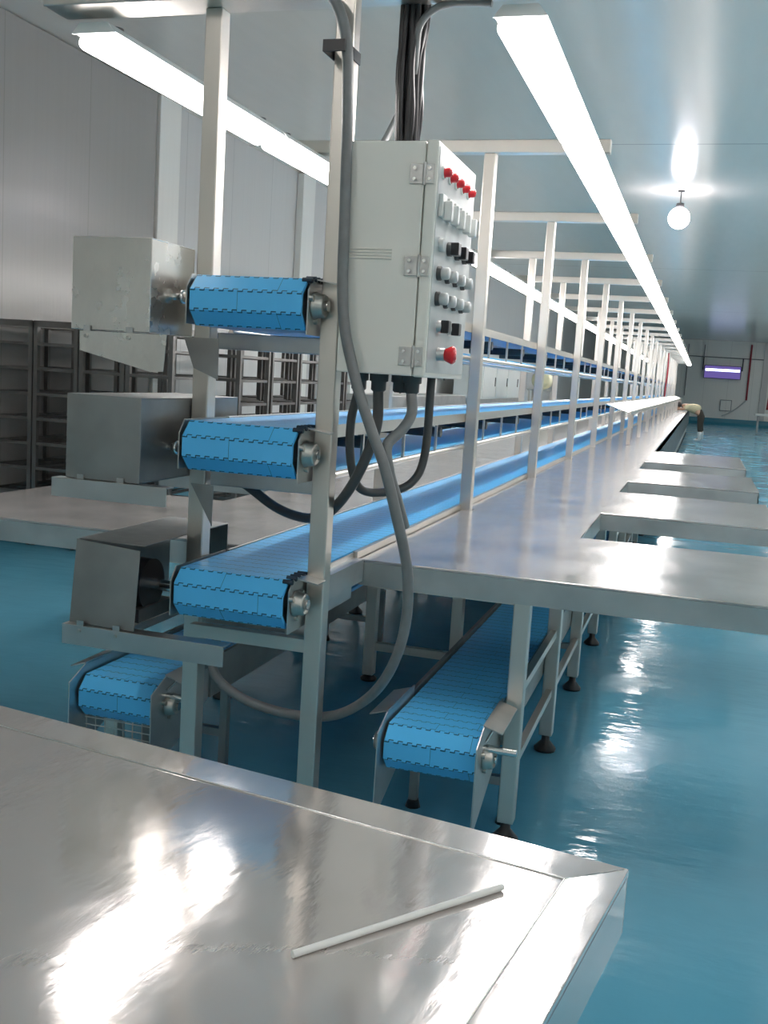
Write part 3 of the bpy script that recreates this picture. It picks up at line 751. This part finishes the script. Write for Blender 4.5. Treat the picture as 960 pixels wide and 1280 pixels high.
# ------------------------------------------------------------------ things along the left wall further back
wc = empty('white_cupboard', (-4.7, 25, 0), 'tall white cupboard with steel base by the left wall, seen between the posts', 'cupboard')
MB().box(-.5, .1, -2.9, 2.9, 1.12, 1.95).build('body', M_WHITE, wc, .01)
MB().box(-.5, .08, -2.85, 2.85, 0, 1.12).build('base_cabinet', M_SHEET, wc, .01)
for y in (-2.0, -.5, 1.0): 
    dd = MB().box(.101, .118, y-.7, y+.7, 1.15, 1.92).build('cupboard_door', M_WHITE, wc, .004)
    MB().box(.118, .135, y+.58, y+.62, 1.4, 1.6).build('door_handle', M_DGREY, dd)
ws = empty('wash_trough', (-4.5, 17.2, 0), 'long pale steel wash trough by the left wall, with taps, behind the cabinet', 'sink')
MB().box(-.55, .1, -2.6, 2.6, .85, 1.22).build('basin', M_SHEET, ws, .01)
MB().box(-.55, -.5, -2.6, 2.6, 1.22, 1.86).build('splashback', M_WHITE, ws)
for k in range(5):
    y = -2.2+k*1.05
    MB().tube([(-.45, y, 1.22), (-.45, y, 1.5), (-.4, y, 1.56), (-.25, y, 1.55), (-.2, y, 1.48)], .02, 8, 5).build('tap', M_DGREY, ws)
for y in (-2.4, 0, 2.4):
    MB().box(-.05, .0, y, y+.05, 0, .85).box(-.5, -.45, y, y+.05, 0, .85).build('leg', M_STEEL, ws)
sd = empty('steel_stand', (-3.6, 24.3, 0), 'tall steel stand carrying a cream drum, left of the conveyors', 'stand')
for x in (-.25, .25):
    for y in (-.25, .25): MB().box(x-.02, x+.02, y-.02, y+.02, 0, 1.36).build('leg', M_STEEL, sd)
MB().box(-.3, .3, -.3, .3, 1.36, 1.39).build('shelf', M_SHEET, sd)
dr = MB().lathe([(.001, -.28), (.19, -.28), (.215, -.25), (.22, 0), (.215, .25), (.19, .28), (.001, .28)], (0, 0, 0), 24, 'y').build('drum', M_YEL, loc=(-3.6, 24.3, 1.61))
tag(dr, 'cream plastic drum lying on its side on a tall steel stand', 'drum')

# ------------------------------------------------------------------ far wall
B = YB
uv = empty('insect_lamp', (.83, B-.1, 2.62), 'blue-violet glowing insect lamp hung on the far white wall', 'lamp')
MB().box(-.88, .88, -.02, .06, -.30, .30).build('housing', M_VIOLET, uv)
MB().box(-.90, -.86, -.06, .06, -.32, .32).box(.86, .90, -.06, .06, -.32, .32).box(-.86, .86, -.06, .06, .30, .33).box(-.86, .86, -.06, .06, -.33, -.30).build('frame', M_DGREY, uv)
MB().cyl((-.82, -.05, .10), (.82, -.05, .10), .06, n=12).build('lamp_tube', M_UV, uv)
for x in (-.95, .93): MB().box(x-.03, x+.03, -.04, 0, .1, .72).build('hanging_bracket', M_BLACK, uv)
t = MB().tube([(0, 0, 0), (3.9, 0, -.02)], .025, smooth=False).build('wall_conduit', M_GREY, loc=(-1.0, B-.04, 3.36)); tag(t, 'thin horizontal grey conduit across the far wall above the insect lamp', 'conduit')
t = MB().tube([(0, 0, 0), (0, 0, -2.6)], .022, smooth=False).build('wall_conduit', M_GREY, loc=(-.90, B-.04, 3.95)); tag(t, 'thin upright grey conduit on the far wall, left of the insect lamp', 'conduit')
t = MB().tube([(0, 0, 0), (0, 0, -1.3)], .022, smooth=False).build('wall_conduit', M_GREY, loc=(-.12, B-.04, 3.95)); tag(t, 'short grey drop conduit running down to the insect lamp bracket', 'conduit')
sb = empty('junction_box', (1.15, B-.05, .98), 'small pale square box on the far wall below the insect lamp', 'box')
MB().box(-.26, .26, 0, .04, -.25, .25).build('box_body', M_WALL, sb, .01); MB().box(-.28, .28, -.01, .02, .25, .28).box(-.28, .28, -.01, .02, -.28, -.25).box(-.28, -.25, -.01, .02, -.25, .25).box(.25, .28, -.01, .02, -.25, .25).build('box_frame', M_GREY, sb)
rp = empty('red_pipe', (2.1, B-.08, 1.3), 'dark red upright pipe fixed to the far wall, pale hose at its foot', 'pipe')
MB().cyl((0, 0, 0), (0, 0, 2.75), .045, n=12).build('pipe', M_DRED, rp); MB().tube([(0, 0, 0), (-.35, -.02, -.35), (-.7, -.02, -.62), (-1.1, -.02, -.85)], .03, 8).build('hose_tail', M_PALEG, rp)
wb = empty('white_side_table', (2.75, 47.0, 0), 'small white-topped table at the right edge of the frame near the far wall', 'table')
MB().box(-.55, .6, -.4, .4, .72, .80).build('tabletop', M_WHITE, wb, .01)
for x in (-.4, .45):
    for y in (-.3, .3): MB().box(x-.03, x+.03, y-.03, y+.03, 0, .72).build('leg', M_DSHEET, wb)
ap_ = empty('hanging_apron', (2.95, 47.6, .9), 'dark red apron hanging on a stand behind the white side table', 'apron')
ap = MB()
for i in range(9):
    for j in range(9):
        x = -.28+.07*i*(1-.25*(j/8)); ap.v.append((x+.07*(j/8), .03*math.sin(i*1.6), .08+j*.17))
for i in range(8):
    for j in range(8): ap.f.append([i*9+j, (i+1)*9+j, (i+1)*9+j+1, i*9+j+1]); ap.sm.append(True)
a_o = ap.build('apron_cloth', M_DRED, ap_); a_o.modifiers.new('thick', 'SOLIDIFY').thickness = .02
MB().cyl((0, .1, -.88), (0, .1, .75), .02, n=10).cyl((-.2, .1, 1.42), (.25, .1, 1.42), .02, n=8).cyl((0, .1, .75), (0, .1, 1.45), .02, n=10).cyl((0, .1, -.9), (0, .1, -.87), .2, n=16).build('stand_pole', M_DSHEET, ap_)
rh = MB().tube([(0, 0, 0), (.01, .02, -.5), (-.01, 0, -1.1), (0, 0, -1.35)], .022, 8).build('red_hose', M_DRED, loc=(-1.0, 29.8, BZ-.01)); tag(rh, 'red hose hanging down among the far support frames', 'hose')
cr = empty('crate', (-.56, 11.6, 0), 'dark slatted crate on the floor, seen through the nearest table slot', 'crate')
MB().box(-.24, .24, -.18, -.165, .02, .30).box(-.24, .24, .165, .18, .02, .30).box(-.24, -.225, -.165, .165, .02, .30).box(.225, .24, -.165, .165, .02, .30).box(-.24, .24, -.18, .18, 0, .02).build('crate_body', M_DGREY, cr, .004)
for k in range(5): MB().box(-.19+k*.09, -.175+k*.09, -.19, -.18, .05, .25).build('slat', M_PALEG, cr)

# ------------------------------------------------------------------ person bent over the far end of the right table
pe = empty('person', (-.02, 34.4, 0), 'person in beige top and dark trousers bending over the far end of the right table', 'person')
def skin_chain(name, joints, edges, mat, parent, root=0, lv=2):
    me = bpy.data.meshes.new(name); me.from_pydata([j[0] for j in joints], edges, []); me.materials.append(mat)
    o = bpy.data.objects.new(name, me); COL.objects.link(o); o.parent = parent
    o.modifiers.new('skin', 'SKIN'); 
    sk = me.skin_vertices[0].data if me.skin_vertices else None
    if sk is None:
        bm = bmesh.new(); bm.from_mesh(me); bm.verts.layers.skin.verify(); bm.to_mesh(me); bm.free(); sk = me.skin_vertices[0].data
    for i, j in enumerate(joints): sk[i].radius = j[1] if isinstance(j[1], tuple) else (j[1], j[1])
    sk[root].use_root = True
    s = o.modifiers.new('sub', 'SUBSURF'); s.levels = lv; s.render_levels = lv
    return o
# local frame: bends towards -x (over the table); legs apart in y
J = [((.06, 0, .93), .15), ((-.14, 0, 1.02), .145), ((-.38, 0, 1.08), .16), ((-.50, 0, 1.10), .08), ((-.60, 0, 1.10), .06),           # pelvis, waist, chest, neck
     ((.03, -.11, .82), .10), ((.02, -.16, .48), .065), ((.06, -.18, .10), .045), ((-.08, -.18, .045), .042),                       # leg
     ((.05, .11, .82), .10), ((.05, .17, .48), .065), ((.12, .20, .10), .045), ((-.02, .20, .045), .042),
     ((-.42, -.19, 1.06), .07), ((-.52, -.24, 1.0), .045), ((-.72, -.2, .985), .034), ((-.80, -.18, .975), .028),
     ((-.42, .19, 1.06), .07), ((-.50, .26, 1.0), .045), ((-.70, .26, .985), .034), ((-.78, .25, .975), .028)]
E_ = [(0, 1), (1, 2), (2, 3), (3, 4), (0, 5), (5, 6), (6, 7), (7, 8), (0, 9), (9, 10), (10, 11), (11, 12), (2, 13), (13, 14), (14, 15), (15, 16), (2, 17), (17, 18), (18, 19), (19, 20)]
skin_chain('body', J, E_, M_SKIN, pe)
skin_chain('trousers', [((-.06, 0, .99), .165), ((.06, 0, .93), .172), ((.03, -.115, .80), .118), ((.02, -.165, .48), .083), ((.05, -.178, .30), .075), ((.05, .115, .80), .118), ((.05, .175, .48), .083), ((.10, .193, .30), .075)],
           [(0, 1), (1, 2), (2, 3), (3, 4), (1, 5), (5, 6), (6, 7)], M_TROU, pe, 1)
skin_chain('shirt', [((.03, 0, .955), .186), ((-.20, 0, 1.045), .178), ((-.39, 0, 1.085), .178), ((-.43, -.20, 1.06), .085), ((-.52, -.245, 1.0), .062), ((-.43, .20, 1.06), .085), ((-.50, .265, 1.0), .062)],
           [(0, 1), (1, 2), (2, 3), (3, 4), (2, 5), (5, 6)], M_SHIRT, pe)
for s, dx in ((-1, 0), (1, .06)):
    y = .18*s if s < 0 else .20
    skin_chain('boot', [((.03+dx, y, .34), .078), ((.05+dx, y, .12), .062), ((.03+dx, y, .055), .055), ((-.13+dx, y, .045), .045)], [(0, 1), (1, 2), (2, 3)], M_BOOT, pe)
hd = MB(); 
for i in range(13):
    for k in range(16):
        t = PI*i/12; a = 2*PI*k/16
        hd.v.append((-.72+.105*math.sin(t)*math.cos(a), .078*math.sin(t)*math.sin(a), 1.10-.12*math.cos(t)*1.0))
for i in range(12):
    for k in range(16): hd.f.append([i*16+k, i*16+(k+1) % 16, (i+1)*16+(k+1) % 16, (i+1)*16+k]); hd.sm.append(True)
head = hd.build('head', M_SKIN, pe)
MB().cyl((-.815, 0, 1.03), (-.84, 0, 1.01), .016, .010, 8).build('nose', M_SKIN, head)
for s in (-1, 1):
    MB().lathe([(.001, -.008), (.022, -.006), (.022, .006), (.001, .008)], (-.715, .079*s, 1.09), 10, 'y').build('ear', M_SKIN, head)
hr = MB(); 
for i in range(9):
    for k in range(16):
        t = PI*i/8*.62; a = 2*PI*k/16
        hr.v.append((-.705+.120*math.sin(t)*math.cos(a), .094*math.sin(t)*math.sin(a), 1.11+.13*math.cos(t)))
for i in range(8):
    for k in range(16): hr.f.append([i*16+k, i*16+(k+1) % 16, (i+1)*16+(k+1) % 16, (i+1)*16+k]); hr.sm.append(True)
hr.build('hair', M_BLACK, pe)
for s, (hx, hy, hz) in ((-1, (-.80, -.18, .975)), (1, (-.78, .25, .975))):
    for q in range(4):
        L_ = (.075, .085, .08, .065)[q]; yy = hy+(q-1.5)*.02
        skin_chain('finger', [((hx+.0, yy*1.0, hz), .010), ((hx-.055, yy, hz-.006), .0095), ((hx-.055-L_*.55, yy, hz-.016), .0085), ((hx-.055-L_*.9, yy, hz-.032), .0075)], [(0, 1), (1, 2), (2, 3)], M_SKIN, pe, lv=1)
    skin_chain('thumb', [((hx+.005, hy-s*.02, hz), .011), ((hx-.03, hy-s*.05, hz-.01), .010), ((hx-.055, hy-s*.06, hz-.022), .009)], [(0, 1), (1, 2)], M_SKIN, pe, lv=1)

# ------------------------------------------------------------------ camera and view
cam = bpy.data.cameras.new('camera'); co = bpy.data.objects.new('camera', cam); COL.objects.link(co)
yaw, pit, rol = -.29015603, -.13367868, .06191428
cy, sy = math.cos(yaw), math.sin(yaw)
fwd = Vector((sy*math.cos(pit), cy*math.cos(pit), math.sin(pit))); rt = Vector((cy, -sy, 0)); up = rt.cross(fwd)
r2 = rt*math.cos(rol)+up*math.sin(rol); u2 = -rt*math.sin(rol)+up*math.cos(rol)
co.matrix_world = Matrix(((r2.x, u2.x, -fwd.x, 0), (r2.y, u2.y, -fwd.y, 0), (r2.z, u2.z, -fwd.z, 1.55), (0, 0, 0, 1)))
cam.sensor_fit = 'HORIZONTAL'; cam.sensor_width = 36; cam.lens = 1290.24/960*36
cam.clip_end = 200; cam.clip_start = .05
S.camera = co
w = bpy.data.worlds.new('world'); w.use_nodes = True; S.world = w
w.node_tree.nodes['Background'].inputs['Color'].default_value = (.5, .55, .6, 1); w.node_tree.nodes['Background'].inputs['Strength'].default_value = .1
S.view_settings.view_transform = 'Standard'; S.view_settings.look = 'None'; S.view_settings.gamma = 1; S.view_settings.use_curve_mapping = False
S.view_settings.exposure = 1.0
